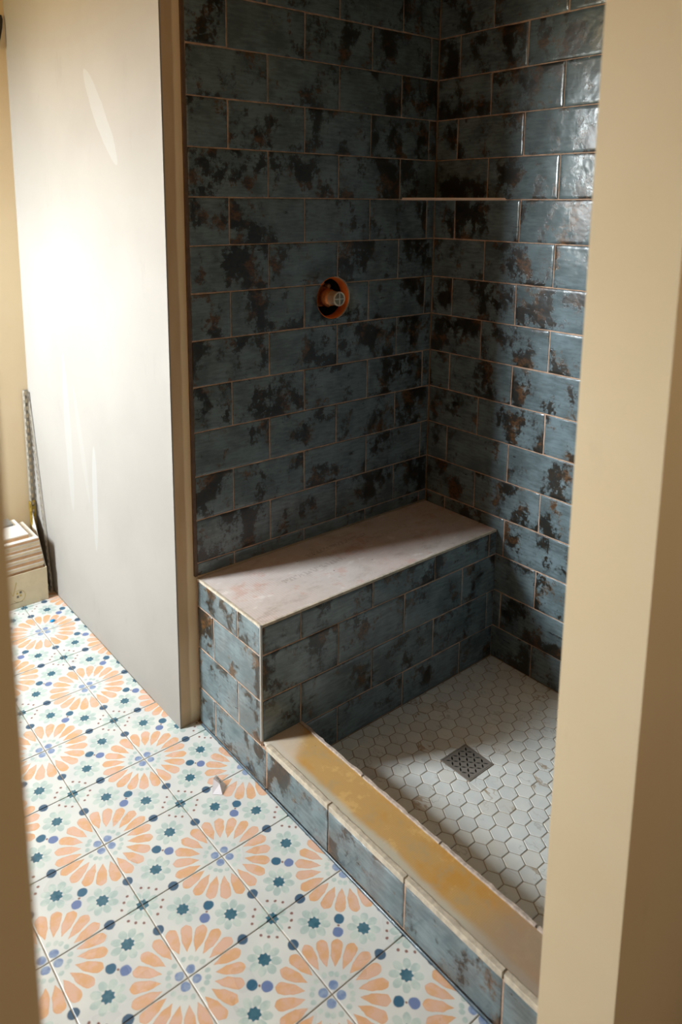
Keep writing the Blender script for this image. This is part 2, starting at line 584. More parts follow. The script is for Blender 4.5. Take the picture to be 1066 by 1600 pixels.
def tile_face(bm, rects, O, U, V, Nn, depth=0.008, tilt=0.0022, jitter=0.0004, grout=True, seed=0, rim=0.0016):
    """individual glazed tiles over a grout bed. rects = (u0,u1,v0,v1) tile outlines without gaps.
    front face lies on the plane O; mats: 0 glaze, 1 grout."""
    rs = random.Random(seed)
    O, U, V, Nn = Vector(O), Vector(U), Vector(V), Vector(Nn)
    uvl = bm.loops.layers.uv.verify()
    cl = bm.loops.layers.float_color.get('rnd') or bm.loops.layers.float_color.new('rnd')
    P = lambda u, v, d: O + U * u + V * v + Nn * d
    for (u0, u1, v0, v1) in rects:
        a0, a1, b0, b1 = u0 + GAP / 2, u1 - GAP / 2, v0 + GAP / 2, v1 - GAP / 2
        if a1 - a0 < 0.004 or b1 - b0 < 0.004:
            continue
        col = (rs.random(), rs.random(), rs.random(), 1)
        tu, tv = rs.uniform(-tilt, tilt), rs.uniform(-tilt, tilt)
        cu, cv = (a0 + a1) / 2, (b0 + b1) / 2
        hw, hh = (a1 - a0) / 2, (b1 - b0) / 2
        off = rs.uniform(-0.0003, 0.0003)
        # outline points
        pts = []
        nu, nv = max(2, int((a1 - a0) / 0.02)), max(2, int((b1 - b0) / 0.02))
        c = 0.0015
        def seg(pa, pb, n):
            for i in range(n):
                t = (i) / n
                pts.append((pa[0] + (pb[0] - pa[0]) * t, pa[1] + (pb[1] - pa[1]) * t))
        seg((a0 + c, b0), (a1 - c, b0), nu)
        seg((a1 - c, b0), (a1, b0 + c), 1)
        seg((a1, b0 + c), (a1, b1 - c), nv)
        seg((a1, b1 - c), (a1 - c, b1), 1)
        seg((a1 - c, b1), (a0 + c, b1), nu)
        seg((a0 + c, b1), (a0, b1 - c), 1)
        seg((a0, b1 - c), (a0, b0 + c), nv)
        seg((a0, b0 + c), (a0 + c, b0), 1)
        J = [(rs.uniform(-jitter, jitter), rs.uniform(-jitter, jitter), rs.uniform(-0.0004, 0.0002)) for _ in pts]
        rings = []
        for inset, d, jk in ((0.0, -depth, 1), (0.0, -rim, 1), (0.0008, -rim * 0.4, 1), (0.0024, -rim * 0.06, .6), (0.010, 0.0, .2)):
            ring = []
            for (pu, pv), (ju, jv, jd) in zip(pts, J):
                su = max(0.0, 1 - inset / max(hw, .001)); sv = max(0.0, 1 - inset / max(hh, .001))
                qu = cu + (pu - cu) * su + ju * jk
                qv = cv + (pv - cv) * sv + jv * jk
                dd = d + off + (tu * (qu - cu) / max(hw, .05) + tv * (qv - cv) / max(hh, .05)) * 0.35 + (jd * jk if inset else 0)
                ring.append((bm.verts.new(P(qu, qv, dd)), qu - u0, qv - v0))
            rings.append(ring)
        n = len(pts)
        def face(items, smooth=True):
            try:
                f = bm.faces.new([i[0] for i in items])
            except ValueError:
                return
            f.smooth = smooth
            f.material_index = 0
            for lp, it in zip(f.loops, items):
                lp[uvl].uv = (it[1], it[2])
                lp[cl] = col
        for k in range(len(rings) - 1):
            for i in range(n):
                j = (i + 1) % n
                face([rings[k][i], rings[k][j], rings[k + 1][j], rings[k + 1][i]])
        face(rings[-1])
        face(rings[0][::-1], False)
    if grout:
        us = [r for q in rects for r in q[:2]]
        vs2 = [r for q in rects for r in q[2:]]
        g = [P(min(us), min(vs2), -rim - .0002), P(max(us), min(vs2), -rim - .0002), P(max(us), max(vs2), -rim - .0002), P(min(us), max(vs2), -rim - .0002)]
        h = [P(min(us), min(vs2), -depth), P(max(us), min(vs2), -depth), P(max(us), max(vs2), -depth), P(min(us), max(vs2), -depth)]
        gv, hv = [bm.verts.new(p) for p in g], [bm.verts.new(p) for p in h]
        fs = [bm.faces.new(gv), bm.faces.new(hv[::-1])]
        for i in range(4):
            j = (i + 1) % 4
            fs.append(bm.faces.new([gv[j], gv[i], hv[i], hv[j]]))
        for f in fs:
            f.material_index = 1


def bond(u0, u1, v0, v1, joints, rows=None):
    """clipped running-bond rects. joints(r) -> one joint position of row r"""
    out = []
    r0 = int(math.floor((v0 - Z0) / H_ + 1e-6)) - 4
    r = r0
    while Z0 + (r + 4) * H_ < v1 - 1e-6:
        a, b = max(v0, Z0 + (r + 4) * H_), min(v1, Z0 + (r + 5) * H_)
        j = joints(r)
        k = math.floor((u0 - j) / W_ + 1e-6)
        while j + k * W_ < u1 - 1e-6:
            c, d = max(u0, j + k * W_), min(u1, j + (k + 1) * W_)
            if d - c > 0.008 and b - a > 0.008:
                out.append((c, d, a, b))
            k += 1
        r += 1
    return out


W = 0.94528          # inner width of the shower
D, HB = 0.32392, 0.45909
HC, CW = 0.13094, 0.1300
YN, YNO = -1.213, -1.340       # near wall: bathroom side, hall side
YF = 1.205                     # far wall
XP = -0.061                    # face of the white wall
CE = 2.44
XJ0 = -0.869                   # doorway, left jamb

# ================================================================ structure
# floor base below the tiles
bm = bmesh.new()
box(bm, WX - .12, W + .15, -2.95, YF + .12, -0.06, -0.0022)
structure(link('floor', bm, FGROUT))

# patterned floor tiles (pattern stays in the floor's own mesh)
bm = bmesh.new()
uvl = bm.loops.layers.uv.new('UVMap')
FP = 0.2033
GX, GY = -0.19719, -0.24208
rs = random.Random(3)
i0, j0 = int((WX - GX) / FP) - 1, int((YN - 0.35 - GY) / FP) - 1
for i in range(i0, 2):
    for j in range(j0, 11):
        x0, x1 = GX + i * FP, GX + (i + 1) * FP
        y0, y1 = GY + j * FP, GY + (j + 1) * FP
        cx0, cx1, cy0, cy1 = max(x0, WX), min(x1, -0.002), max(y0, YNO), min(y1, YF)
        if cx1 - cx0 < .01 or cy1 - cy0 < .01:
            continue
        # clip against the partition footprint
        if cy0 >= 0.008 and cx1 > XP:
            cx1 = XP
        odd = (i + j) % 2      # the joint (0,0) shows a flower corner
        g = 0.0013
        lz = rs.uniform(-0.0003, 0.0003)
        ring = []
        def P2(x, y, z):
            return (bm.verts.new((x, y, z)), (x - x0) / FP, (y - y0) / FP)
        outs = []
        for ins, z in ((g, -0.0022), (g, -0.0006), (g + 0.0012, lz * 0 + 0.0)):
            outs.append([P2(cx0 + ins, cy0 + ins, z), P2(cx1 - ins, cy0 + ins, z), P2(cx1 - ins, cy1 - ins, z), P2(cx0 + ins, cy1 - ins, z)])
        def F2(items):
            f = bm.faces.new([q[0] for q in items])
            for lp, q in zip(f.loops, items):
                u_, v_ = q[1], q[2]
                # S corners at (0,0),(1,1); node (i,j) is a starburst when i+j is odd
                lp[uvl].uv = (u_, v_) if odd else (1 - u_, v_)
        for k in range(2):
            for q in range(4):
                p = (q + 1) % 4
                F2([outs[k][q], outs[k][p], outs[k + 1][p], outs[k + 1][q]])
        F2(outs[2])
structure(link('floor', bm, FLOORT))

# shower floor: marble hexagons set in grout
bm = bmesh.new()
uvl = bm.loops.layers.uv.new('UVMap')
cl = bm.loops.layers.float_color.new('rnd')
PX = 0.0465
R0 = PX / math.sqrt(3)
HXO, HYO = 0.365, -0.817
rs = random.Random(11)
x_lo, x_hi, y_lo, y_hi = CW, W, YN, -D
DRX0, DRX1, DRY0, DRY1 = 0.438, 0.538, -0.658, -0.558


def clip(poly, ax, val, keep_gt):
    out = []
    for a, b in zip(poly, poly[1:] + poly[:1]):
        ina = (a[ax] > val) == keep_gt
        inb = (b[ax] > val) == keep_gt
        if ina:
            out.append(a)
        if ina != inb:
            t = (val - a[ax]) / (b[ax] - a[ax])
            out.append((a[0] + (b[0] - a[0]) * t, a[1] + (b[1] - a[1]) * t))
    return out


def hex_tile(poly):
    if len(poly) < 3:
        return
    ar = 0.5 * abs(sum(a[0] * b[1] - b[0] * a[1] for a, b in zip(poly, poly[1:] + poly[:1])))
    if ar < 4e-5:
        return
    cx, cy = sum(p[0] for p in poly) / len(poly), sum(p[1] for p in poly) / len(poly)
    col = (rs.random(), rs.random(), rs.random(), 1)
    ja = rs.uniform(-.012, .012)
    rings = []
    for ins, z in ((0.0, 0.0012), (0.0, 0.0040), (0.0010, 0.0050)):
        ring = []
        for (x, y) in poly:
            dx, dy = x - cx, y - cy
            L = math.hypot(dx, dy)
            s = max(0.1, (L - ins) / L)
            xx, yy = dx * s, dy * s
            ring.append((bm.verts.new((cx + xx - yy * ja, cy + yy + xx * ja, z)), x, y))
        rings.append(ring)
    def F3(items):
        f = bm.faces.new([q[0] for q in items])
        for lp, q in zip(f.loops, items):
            lp[uvl].uv = (q[1], q[2])
            lp[cl] = col
    n = len(poly)
    for k in range(2):
        for q in range(n):
            p = (q + 1) % n
            F3([rings[k][q], rings[k][p], rings[k + 1][p], rings[k + 1][q]])
    F3(rings[2])


for a in range(-12, 24):
    for b in range(-20, 20):
        cx = HXO + a * PX * math.sqrt(3) / 2
        cy = HYO + (b + (0.5 if a % 2 else 0.0)) * PX
        rr = R0 - 0.0014
        poly = [(cx + rr * math.cos(k * PI / 3), cy + rr * math.sin(k * PI / 3)) for k in range(6)]
        for ax, val, gt in ((0, x_lo + .002, True), (0, x_hi - .002, False), (1, y_lo + .002, True), (1, y_hi - .002, False)):
            poly = clip(poly, ax, val, gt) if poly else poly
        if not poly:
            continue
        xs, ys = [p[0] for p in poly], [p[1] for p in poly]
        e = 0.002
        if max(xs) < DRX0 - e or min(xs) > DRX1 + e or max(ys) < DRY0 - e or min(ys) > DRY1 + e:
            hex_tile(poly)
        else:
            # cut around the drain
            l = clip(poly, 0, DRX0 - e, False)
            r = clip(poly, 0, DRX1 + e, True)
            mid = clip(clip(poly, 0, DRX0 - e, True), 0, DRX1 + e, False) if True else []
            t = clip(mid, 1, DRY1 + e, True) if mid else []
            bt = clip(mid, 1, DRY0 - e, False) if mid else []
            for q in (l, r, t, bt):
                if len(q) > 2:
                    hex_tile(q)
structure(link('floor', bm, MARBLE))
bm = bmesh.new()
box(bm, CW - .002, W, YN, -D + .002, -0.0018, 0.0034)
structure(link('floor', bm, HGROUT))

# back wall of the shower (tiled) and its core behind
def even(r): return r % 2 == 0
bm = bmesh.new()
rects = bond(0.004, W, HB + 0.003, CE, lambda r: 0.0 if even(r) else W_ / 2)
VX, VZ, VR = 0.5015, 1.2285, 0.0655
hit = [q for q in rects if q[0] < VX + VR and q[1] > VX - VR and q[2] < VZ + VR and q[3] > VZ - VR]
tile_face(bm, [q for q in rects if q not in hit], (0, 0, 0), (1, 0, 0), (0, 0, 1), (0, -1, 0), seed=21, grout=False)
structure(link('wall_back', bm, [GLAZE, WGROUT]))
bm = bmesh.new()
tile_face(bm, hit, (0, 0, 0), (1, 0, 0), (0, 0, 1), (0, -1, 0), seed=25, grout=False)
backt = structure(link('wall_back', bm, [GLAZE, WGROUT]))
bm = bmesh.new()
box(bm, 0.004, W, 0.0018, 0.008, HB + 0.003, CE)
backg = structure(link('wall_back', bm, WGROUT))
# round cut-out for the valve
bm = bmesh.new()
bmesh.ops.create_cone(bm, cap_ends=True, segments=72, radius1=VR, radius2=VR, depth=0.3,
                      matrix=Matrix.Translation((VX, 0.0, VZ)) @ Matrix.Rotation(PI / 2, 4, 'X'))
cutter = link('cutter', bm, GLAZE)


def cut(o, c):
    md = o.modifiers.new('cut', 'BOOLEAN')
    md.operation = 'DIFFERENCE'
    md.object = c
    md.solver = 'EXACT'
    dg = bpy.context.evaluated_depsgraph_get()
    me = bpy.data.meshes.new_from_object(o.evaluated_get(dg))
    o.modifiers.remove(md)
    o.data = me


cut(backt, cutter)
cut(backg, cutter)
# partition core: jamb + drywall (white face) + hidden body behind the tile
bm = bmesh.new()
box(bm, XP + .002, W + .12, 0.0085, YF, 0.0, CE)
core = structure(link('wall_partition', bm, JAMB))
cut(core, cutter)
bpy.data.objects.remove(cutter)
bm = bmesh.new()
box(bm, XP, XP + .004, 0.0075, YF, 0.0005, CE)
structure(link('wall_left', bm, WHITEWALL))
# right wall of the shower
bm = bmesh.new()
rects = bond(0.0, -YN, 0.003, CE, lambda r: (0.0904 + W_ / 2) if even(r) else 0.0904)
tile_face(bm, rects, (W, 0, 0), (0, -1, 0), (0, 0, 1), (-1, 0, 0), seed=33)
structure(link('wall_right', bm, [GLAZE, WGROUT]))
boxobj('wall_right', (W + .008, W + .12, YN, 0.0085, 0, CE), CREAM)
structure(bpy.data.objects['wall_right.001'])
# near wall: doorway wall, with tiles on its shower side
bm = bmesh.new()
box(bm, XP, W + .12, YNO, YN - .0085, 0, CE)
structure(link('wall_near', bm, CREAM))
bm = bmesh.new()
box(bm, XP, 0.0, YN - .0085, YN, 0, CE)
structure(link('wall_near', bm, CREAM))
bm = bmesh.new()
tile_face(bm, bond(0.0, W, 0.003, CE, lambda r: 0.0 if even(r) else W_ / 2), (0, YN, 0), (1, 0, 0), (0, 0, 1), (0, 1, 0), seed=44)
structure(link('wall_near', bm, [GLAZE, WGROUT]))
structure(boxobj('wall_near', (WX, XJ0, YNO, YN - .02, 0, CE), CREAM))
structure(boxobj('wall_near', (WX, XJ0, YN - .02, YN, 0, CE), DARKWALL))  # dark inner skin added to hold down bounced light
structure(boxobj('wall_near', (XJ0, XP, YNO, YN, 2.06, CE), CREAM))
# far wall
structure(boxobj('wall_far', (WX, W + .12, YF, YF + .12, 0, CE), CREAM))
# window wall
bm = bmesh.new()
y0, y1, z0, z1 = WIN
box(bm, WX - .12, WX, -2.95, y0, 0, CE)
box(bm, WX - .12, WX, y1, YF + .12, 0, CE)
box(bm, WX - .12, WX, y0, y1, 0, z0)
box(bm, WX - .12, WX, y0, y1, z1, CE)
structure(link('wall_window', bm, DARKWALL))
bm = bmesh.new()
f = 0.03
for b in ((y0, y0 + f, z0, z1), (y1 - f, y1, z0, z1), (y0 + f, y1 - f, z0, z0 + f), (y0 + f, y1 - f, z1 - f, z1)):
    box(bm, WX - .09, WX - .05, *b)
win = structure(link('window_1', bm, FRAMEW))
# hall shell
structure(boxobj('wall_hall', (WX, W + .12, -3.07, -2.95, 0, CE), DARKWALL))
structure(boxobj('wall_hall', (W + .12, W + .24, -2.95, YF + .12, 0, CE), DARKWALL))
structure(boxobj('ceiling', (WX - .12, W + .24, -3.07, YF + .12, CE, CE + .1), CEIL))

# brown raw edge of the wall tile beside the jamb
structure(boxobj('trim_1', (-0.004, 0.0045, -0.0005, 0.0085, HB + .004, CE), BRONZE))

# ================================================================ bench
bench = empty('shower_bench', (W / 2, -D / 2, 0))
tag(bench, 'built-in shower bench faced in dark blue weathered tile under an untiled worn board top', 'bench')
boxobj('bench_core', (0.009, W - .001, -D + .009, -0.001, 0.0, HB - .012), EDGE, bench)
bm = bmesh.new()
tile_face(bm, bond(0.005, W - .001, 0.004, HB - .006, lambda r: 0.0 if even(r) else W_ / 2), (0, -D, 0), (1, 0, 0), (0, 0, 1), (0, -1, 0), seed=55)
link('front_tile_face', bm, [GLAZE, WGROUT], bench)
bm = bmesh.new()
# end face: u runs towards the camera
er = []
for (a, b, c, d) in bond(0.0, D, 0.004, HB - .006, lambda r: 0.0875 if even(r) else 0.212):
    if c < 0.10 and b > D - .001:
        b = D
    er.append((a, b, c, d))
er = [(a, (0.342 if (c < .1 and b >= D - 1e-6) else min(b, D - .005 if c > .1 else b)), c, d) for (a, b, c, d) in er]
tile_face(bm, [q for q in er if q[2] > 0.1], (0, 0, 0), (0, -1, 0), (0, 0, 1), (-1, 0, 0), seed=57)
tile_face(bm, [q for q in er if q[2] < 0.1], (0, 0, 0), (0, -1, 0), (0, 0, 1), (-1, 0, 0), seed=56)
link('end_tile_face', bm, [GLAZE, WGROUT], bench)
boxobj('bench_top_board', (0.006, W - .002, -D + .006, -0.002, HB - .012, HB), BENCHTOP, bench)
bm = bmesh.new()
box(bm, 0.0, 0.007, -D, -0.002, HB - .0065, HB + .0008, bevel=.0008)
box(bm, 0.007, W - .002, -D, -D + .007, HB - .0065, HB + .0008, bevel=.0008)
tr = link('top_edge_trim', bm, EDGE, bench)
tr['label'] = 'pale thinset edge around the bench top'
o = boxobj('corner_trim', (-0.0012, 0.0055, -D - .0012, -D + .0055, HC + .001, HB + .001), ALU, bench, bevel=.0015)
o['label'] = 'slim silver metal corner profile'

# ================================================================ curb
curb = empty('shower_curb', (CW / 2, (YN - D) / 2, 0))
tag(curb, 'long low shower curb, blue tiled side and bare ochre yellow top', 'shower curb')
boxobj('curb_core', (0.009, CW - .009, YN + .001, -D - .001, 0.006, HC - .005), EDGE, curb)
bm = bmesh.new()
js = [0.343, 0.598, 0.848, 1.101, -YN]
tile_face(bm, [(a, b, 0.006, 0.1195) for a, b in zip(js, js[1:])], (0, 0, 0), (0, -1, 0), (0, 0, 1), (-1, 0, 0), seed=64)
link('outer_tile_face', bm, [GLAZE, WGROUT], curb)
bm = bmesh.new()
js2 = [0.326, 0.58, 0.835, 1.085, -YN]
tile_face(bm, [(a, b, 0.008, 0.1215) for a, b in zip(js2, js2[1:])], (CW, 0, 0), (0, -1, 0), (0, 0, 1), (1, 0, 0), seed=66)
link('inner_tile_face', bm, [GLAZE, WGROUT], curb)
boxobj('curb_top_board', (0.006, CW - .007, YN + .001, -D - .0005, HC - .007, HC), CURBTOP, curb)


def rough_strip(name, x0, x1, y0, y1, z0, z1, mat, seed, amp=0.0012):
    rs_ = random.Random(seed)
    bm = bmesh.new()
    n = max(4, int(abs(y1 - y0) / 0.012))
    prev = None
    for i in range(n + 1):
        y = y0 + (y1 - y0) * i / n
        a, b = x0 + rs_.uniform(-amp, amp) * .3, x1 + rs_.uniform(-amp, amp)
        zt = z1 + rs_.uniform(-amp, amp) * .5
        ring = [bm.verts.new(p) for p in ((a, y, z0), (a, y, zt - .001), (a + .001, y, zt), (b - .001, y, zt), (b, y, zt - .001), (b, y, z0))]
        if prev:
            for k in range(6):
                j = (k + 1) % 6
                bm.faces.new([prev[k], prev[j], ring[j], ring[k]])
        else:
            bm.faces.new(ring[::-1])
        prev = ring
    bm.faces.new(prev)
    return link(name, bm, mat, curb)


for k, (a, b) in enumerate(zip(js, js[1:])):
    rough_strip('outer_edge_strip', -0.0006, 0.0125, -a - .002, -b + .003, 0.1190, HC + .0022, EDGE, 70 + k, 0.0010)
for k, (a, b) in enumerate(zip(js2, js2[1:])):
    rough_strip('inner_edge_strip', CW - .0085, CW + .0006, -a - .002, -b + .003, 0.1205, HC + .004, EDGEP, 80 + k, 0.0016)
bm = bmesh.new()
def caulk(ya, yb, parent, sd):
  bm = bmesh.new()
  n = 40
  prev = None
  rs = random.Random(sd)
  for i in range(n + 1):
    y = ya + (yb - ya) * i / n
    w = 0.0040 + rs.uniform(-.0010, .0010)
    ring = [bm.verts.new(p) for p in ((0.0, y, 0.0), (0.0, y, w * 1.2), (-w * .45, y, w * .55), (-w, y, 0.0))]
    if prev:
        for k in range(4):
            j = (k + 1) % 4
            bm.faces.new([prev[k], prev[j], ring[j], ring[k]])
    prev = ring
  link('caulk_bead', bm, CAULK, parent, smooth=True)


caulk(-0.012, -0.340, bench, 5)
caulk(-0.344, YN + .002, curb, 6)

# ================================================================ drain
drain = empty('shower_drain', ((DRX0 + DRX1) / 2, (DRY0 + DRY1) / 2, 0.0034))
tag(drain, 'square steel floor drain grate set among white hexagon tiles', 'drain')
DS = DRX1 - DRX0


def leaf(cx, cy, ang, L=0.0175, wd=0.0052, n=6):
    pts = []
    for i in range(n + 1):
        t = i / n
        pts.append((-L / 2 + L * t, wd / 2 * math.sin(PI * t)))
    for i in range(1, n):
        t = 1 - i / n
        pts.append((-L / 2 + L * t, -wd / 2 * math.sin(PI * t)))
    c, s = math.cos(ang), math.sin(ang)
    return [(cx + c * a - s * b, cy + s * a + c * b) for a, b in pts]


PD = 0.0203
leaves = []
A45 = PI / 4
for i in range(-3, 4):
    for j in range(-3, 4):
        # image-vertical leaves and image-horizontal leaves lie along the plate diagonals
        for (p, q, vert) in ((i, j + .5, True), (i + .5, j, False)):
            if abs(p) + abs(q) <= 2.55:
                x, y = p * PD, q * PD
                X = x * math.cos(-A45) - y * math.sin(-A45)
                Y = x * math.sin(-A45) + y * math.cos(-A45)
                leaves.append(leaf(X, Y, (PI / 2 if vert else 0) - A45))
bm = bmesh.new()
h = DS / 2
edges = []


def loop(pts, z=0.0):
    vv = [bm.verts.new((x, y, z)) for x, y in pts]
    for a, b in zip(vv, vv[1:] + vv[:1]):
        edges.append(bm.edges.new((a, b)))


loop([(-h + .0035, -h + .0035), (h - .0035, -h + .0035), (h - .0035, h - .0035), (-h + .0035, h - .0035)])
for l in leaves:
    loop(l)
bmesh.ops.triangle_fill(bm, use_beauty=True, use_dissolve=False, edges=edges)
r = bmesh.ops.extrude_face_region(bm, geom=bm.faces[:])
for v in [g for g in r['geom'] if isinstance(g, bmesh.types.BMVert)]:
    v.co.z += 0.0018
for v in bm.verts:
    v.co += Vector((drain.location.x, drain.location.y, 0.0040))
link('grate', bm, STEEL, drain)
bm = bmesh.new()
cx, cy = drain.location.x, drain.location.y
for b in ((-h, h, -h, -h + .0025), (-h, h, h - .0025, h), (-h, -h + .0025, -h + .0025, h - .0025), (h - .0025, h, -h + .0025, h - .0025)):
    box(bm, cx + b[0], cx + b[1], cy + b[2], cy + b[3], 0.0034, 0.0058)
link('drain_frame', bm, STEEL, drain)
boxobj('drain_shade_sheet', (cx - h + .0026, cx + h - .0026, cy - h + .0026, cy + h - .0026, 0.0034, 0.0038), DARK, drain)  # flat black sheet, painted shade beneath the grate

# ================================================================ corner shelf
bm = bmesh.new()
zt, zb = 1.5362, 1.5285
tri = [(0.788, 0.004), (W + .004, 0.004), (W + .004, -0.300)]
tv = [bm.verts.new((x, y, zt)) for x, y in tri]
bv = [bm.verts.new((x, y, zb)) for x, y in tri]
bm.faces.new(tv)
bm.faces.new(bv[::-1])
for i in range(3):
    j = (i + 1) % 3
    bm.faces.new([tv[j], tv[i], bv[i], bv[j]])
sh = link('corner_shelf', bm, make_plain('pale_shelf_metal', srgb(244, 218, 198), 0.5, var=0.06))
tag(sh, 'thin pale triangular shelf fixed across the dark tiled shower corner', 'shelf')

# ================================================================ valve in the wall
valve = empty('shower_valve', (VX, 0.0, VZ))
tag(valve, 'unfinished brass shower valve in an orange plastic ring in the tiled wall', 'shower valve')


def lathe(prof, segs=48, mat=0, bm=None, origin=(VX, 0, VZ)):
    """profile (radius, depth) about the Y axis; depth>0 goes into the wall"""
    own = bm is None
    bm = bm or bmesh.new()
    rings = []
    for (r, d) in prof:
        rings.append([bm.verts.new((origin[0] + r * math.cos(2 * PI * k / segs), origin[1] + d, origin[2] + r * math.sin(2 * PI * k / segs))) for k in range(segs)])
    for a, b in zip(rings, rings[1:]):
        for k in range(segs):
            j = (k + 1) % segs
            f = bm.faces.new([a[k], a[j], b[j], b[k]])
            f.smooth = True
            f.material_index = mat
    return bm, rings


def disc_cap(bm, ring, mat=0):
    f = bm.faces.new(ring)
    f.material_index = mat


# orange mud-guard ring, flaring towards the room
bm, rg = lathe([(0.0655, 0.032), (0.0650, 0.002), (0.0635, 0.0008), (0.0615, 0.004), (0.0585, 0.028), (0.0585, 0.032), (0.0655, 0.032)])
link('plaster_ring', bm, ORANGE, valve)['label'] = 'orange plastic ring lining the hole'
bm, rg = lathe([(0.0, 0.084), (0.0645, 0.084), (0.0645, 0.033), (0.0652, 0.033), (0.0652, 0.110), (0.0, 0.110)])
link('shade_liner', bm, DARK, valve)  # added liner, shade inside the hole painted near black
# torn whitish board edge at upper right of the hole
bm = bmesh.new()
prev = None
rs = random.Random(8)
for k in range(26):
    a = math.radians(-78 + k * 6.6)
    w = 0.0018 + rs.uniform(0, .0016) * (1.6 if 40 < math.degrees(a) < 90 else 1)
    ring = [bm.verts.new((VX + rr * math.cos(a), d, VZ + rr * math.sin(a))) for rr, d in ((0.0645, -0.0004), (0.0645 + w, -0.0008), (0.0645 + w, 0.003), (0.0645, 0.003))]
    if prev:
        for q in range(4):
            j = (q + 1) % 4
            bm.faces.new([prev[q], prev[j], ring[j], ring[q]])
    prev = ring
link('cut_rim', bm, EDGE, valve)
# brass body
bm, rg = lathe([(0.0, 0.080), (0.033, 0.080), (0.033, 0.058), (0.030, 0.054), (0.026, 0.052), (0.026, 0.030), (0.0275, 0.028), (0.0275, 0.018), (0.024, 0.015), (0.024, 0.004), (0.0, 0.004)], origin=(VX - .002, 0, VZ))
for (dx, dz, rr, L) in ((-0.034, 0.022, 0.009, 0.05), (-0.034, -0.026, 0.009, 0.05), (0.030, 0.030, 0.008, 0.06), (0.0, 0.041, 0.0075, 0.055), (-0.043, 0.0, 0.008, 0.06), (0.028, -0.030, 0.008, 0.06)):
    lathe([(0.0, 0.082), (rr, 0.082), (rr, L), (rr * .8, L - .004), (0.0, L - .004)], segs=16, bm=bm, origin=(VX + dx, 0, VZ + dz))
link('valve_body', bm, BRASS, valve)['label'] = 'dull brass valve body'
bm, rg = lathe([(0.0, 0.048), (0.0045, 0.048), (0.0045, 0.044), (0.0, 0.044)], segs=16, origin=(VX - .030, 0, VZ - .030))
link('screw', bm, RED, valve)
# nickel cap with a cross cut in its face
bm, rg = lathe([(0.0, 0.010), (0.0205, 0.010), (0.0215, 0.006), (0.0215, -0.022), (0.0225, -0.024), (0.0225, -0.030), (0.0205, -0.032), (0.0190, -0.030), (0.0180, -0.0295)], origin=(VX, 0, VZ))
cap = link('valve_cap', bm, CHROME, valve)
cap['label'] = 'round silver cap with a raised cross'
bm, rg = lathe([(0.0, -0.0293), (0.0182, -0.0293), (0.0182, -0.027), (0.0, -0.027)])
link('cap_face', bm, make_plain('dull_cap_face', srgb(150, 146, 130), 0.5), valve)
bm = bmesh.new()
box(bm, VX - .018, VX + .018, -0.0315, -0.029, VZ - .0014, VZ + .0014)
box(bm, VX - .0014, VX + .0014, -0.0315, -0.029, VZ - .018, VZ + .018)
link('cap_cross', bm, CHROME, cap)
cap.children[0].matrix_parent_inverse = cap.matrix_parent_inverse.inverted() if False else Matrix.Identity(4)

# ================================================================ carton and spare tiles in the far corner
BX0, BX1, BY0, BY1, BH = -0.345, -0.100, 0.990, 1.196, 0.134
carton = empty('tile_carton', ((BX0 + BX1) / 2, (BY0 + BY1) / 2, 0))
tag(carton, 'cream cardboard carton of spare tiles with a small gold printed emblem', 'carton')
bm = bmesh.new()
t = 0.003
box(bm, BX0, BX1, BY0, BY0 + t, 0.0015, BH)
box(bm, BX0, BX1, BY1 - t, BY1, 0.0015, BH)
box(bm, BX0, BX0 + t, BY0 + t, BY1 - t, 0.0015, BH)
box(bm, BX1 - t, BX1, BY0 + t, BY1 - t, 0.0015, BH)
box(bm, BX0 + t, BX1 - t, BY0 + t, BY1 - t, 0.0015, 0.004)
link('carton_body', bm, CARD, carton)
bm = bmesh.new()
fl = [(BX1 - .001, BY0 + .012, BH - .004), (BX1 - .001, BY1 - .006, BH - .004), (BX1 + .022, BY1 - .006, BH + .150), (BX1 + .010, BY1 - .040, BH + .150)]
v1 = [bm.verts.new(p) for p in fl]
v2 = [bm.verts.new((p[0] + .0025, p[1], p[2])) for p in fl]
bm.faces.new(v1)
bm.faces.new(v2[::-1])
for i in range(4):
    j = (i + 1) % 4
    bm.faces.new([v1[j], v1[i], v2[i], v2[j]])
link('side_flap', bm, CARDIN, carton)['label'] = 'white flap standing up at the side'
# printed emblem on the carton front: a long thin V, a ring and four little squares, a line of small print
EX, EZ = -0.214, 0.058


def bar2(bm, x0, z0, x1, z1, w, y=BY0):
    dx, dz = x1 - x0, z1 - z0
    L = math.hypot(dx, dz)
    nx, nz = -dz / L * w / 2, dx / L * w / 2
    c = [(x0 + nx, z0 + nz), (x1 + nx, z1 + nz), (x1 - nx, z1 - nz), (x0 - nx, z0 - nz)]
    a = [bm.verts.new((x, y - .0004, z)) for x, z in c]
    b = [bm.verts.new((x, y + .0002, z)) for x, z in c]
    bm.faces.new(a)
    for i in range(4):
        j = (i + 1) % 4
        bm.faces.new([a[j], a[i], b[i], b[j]])


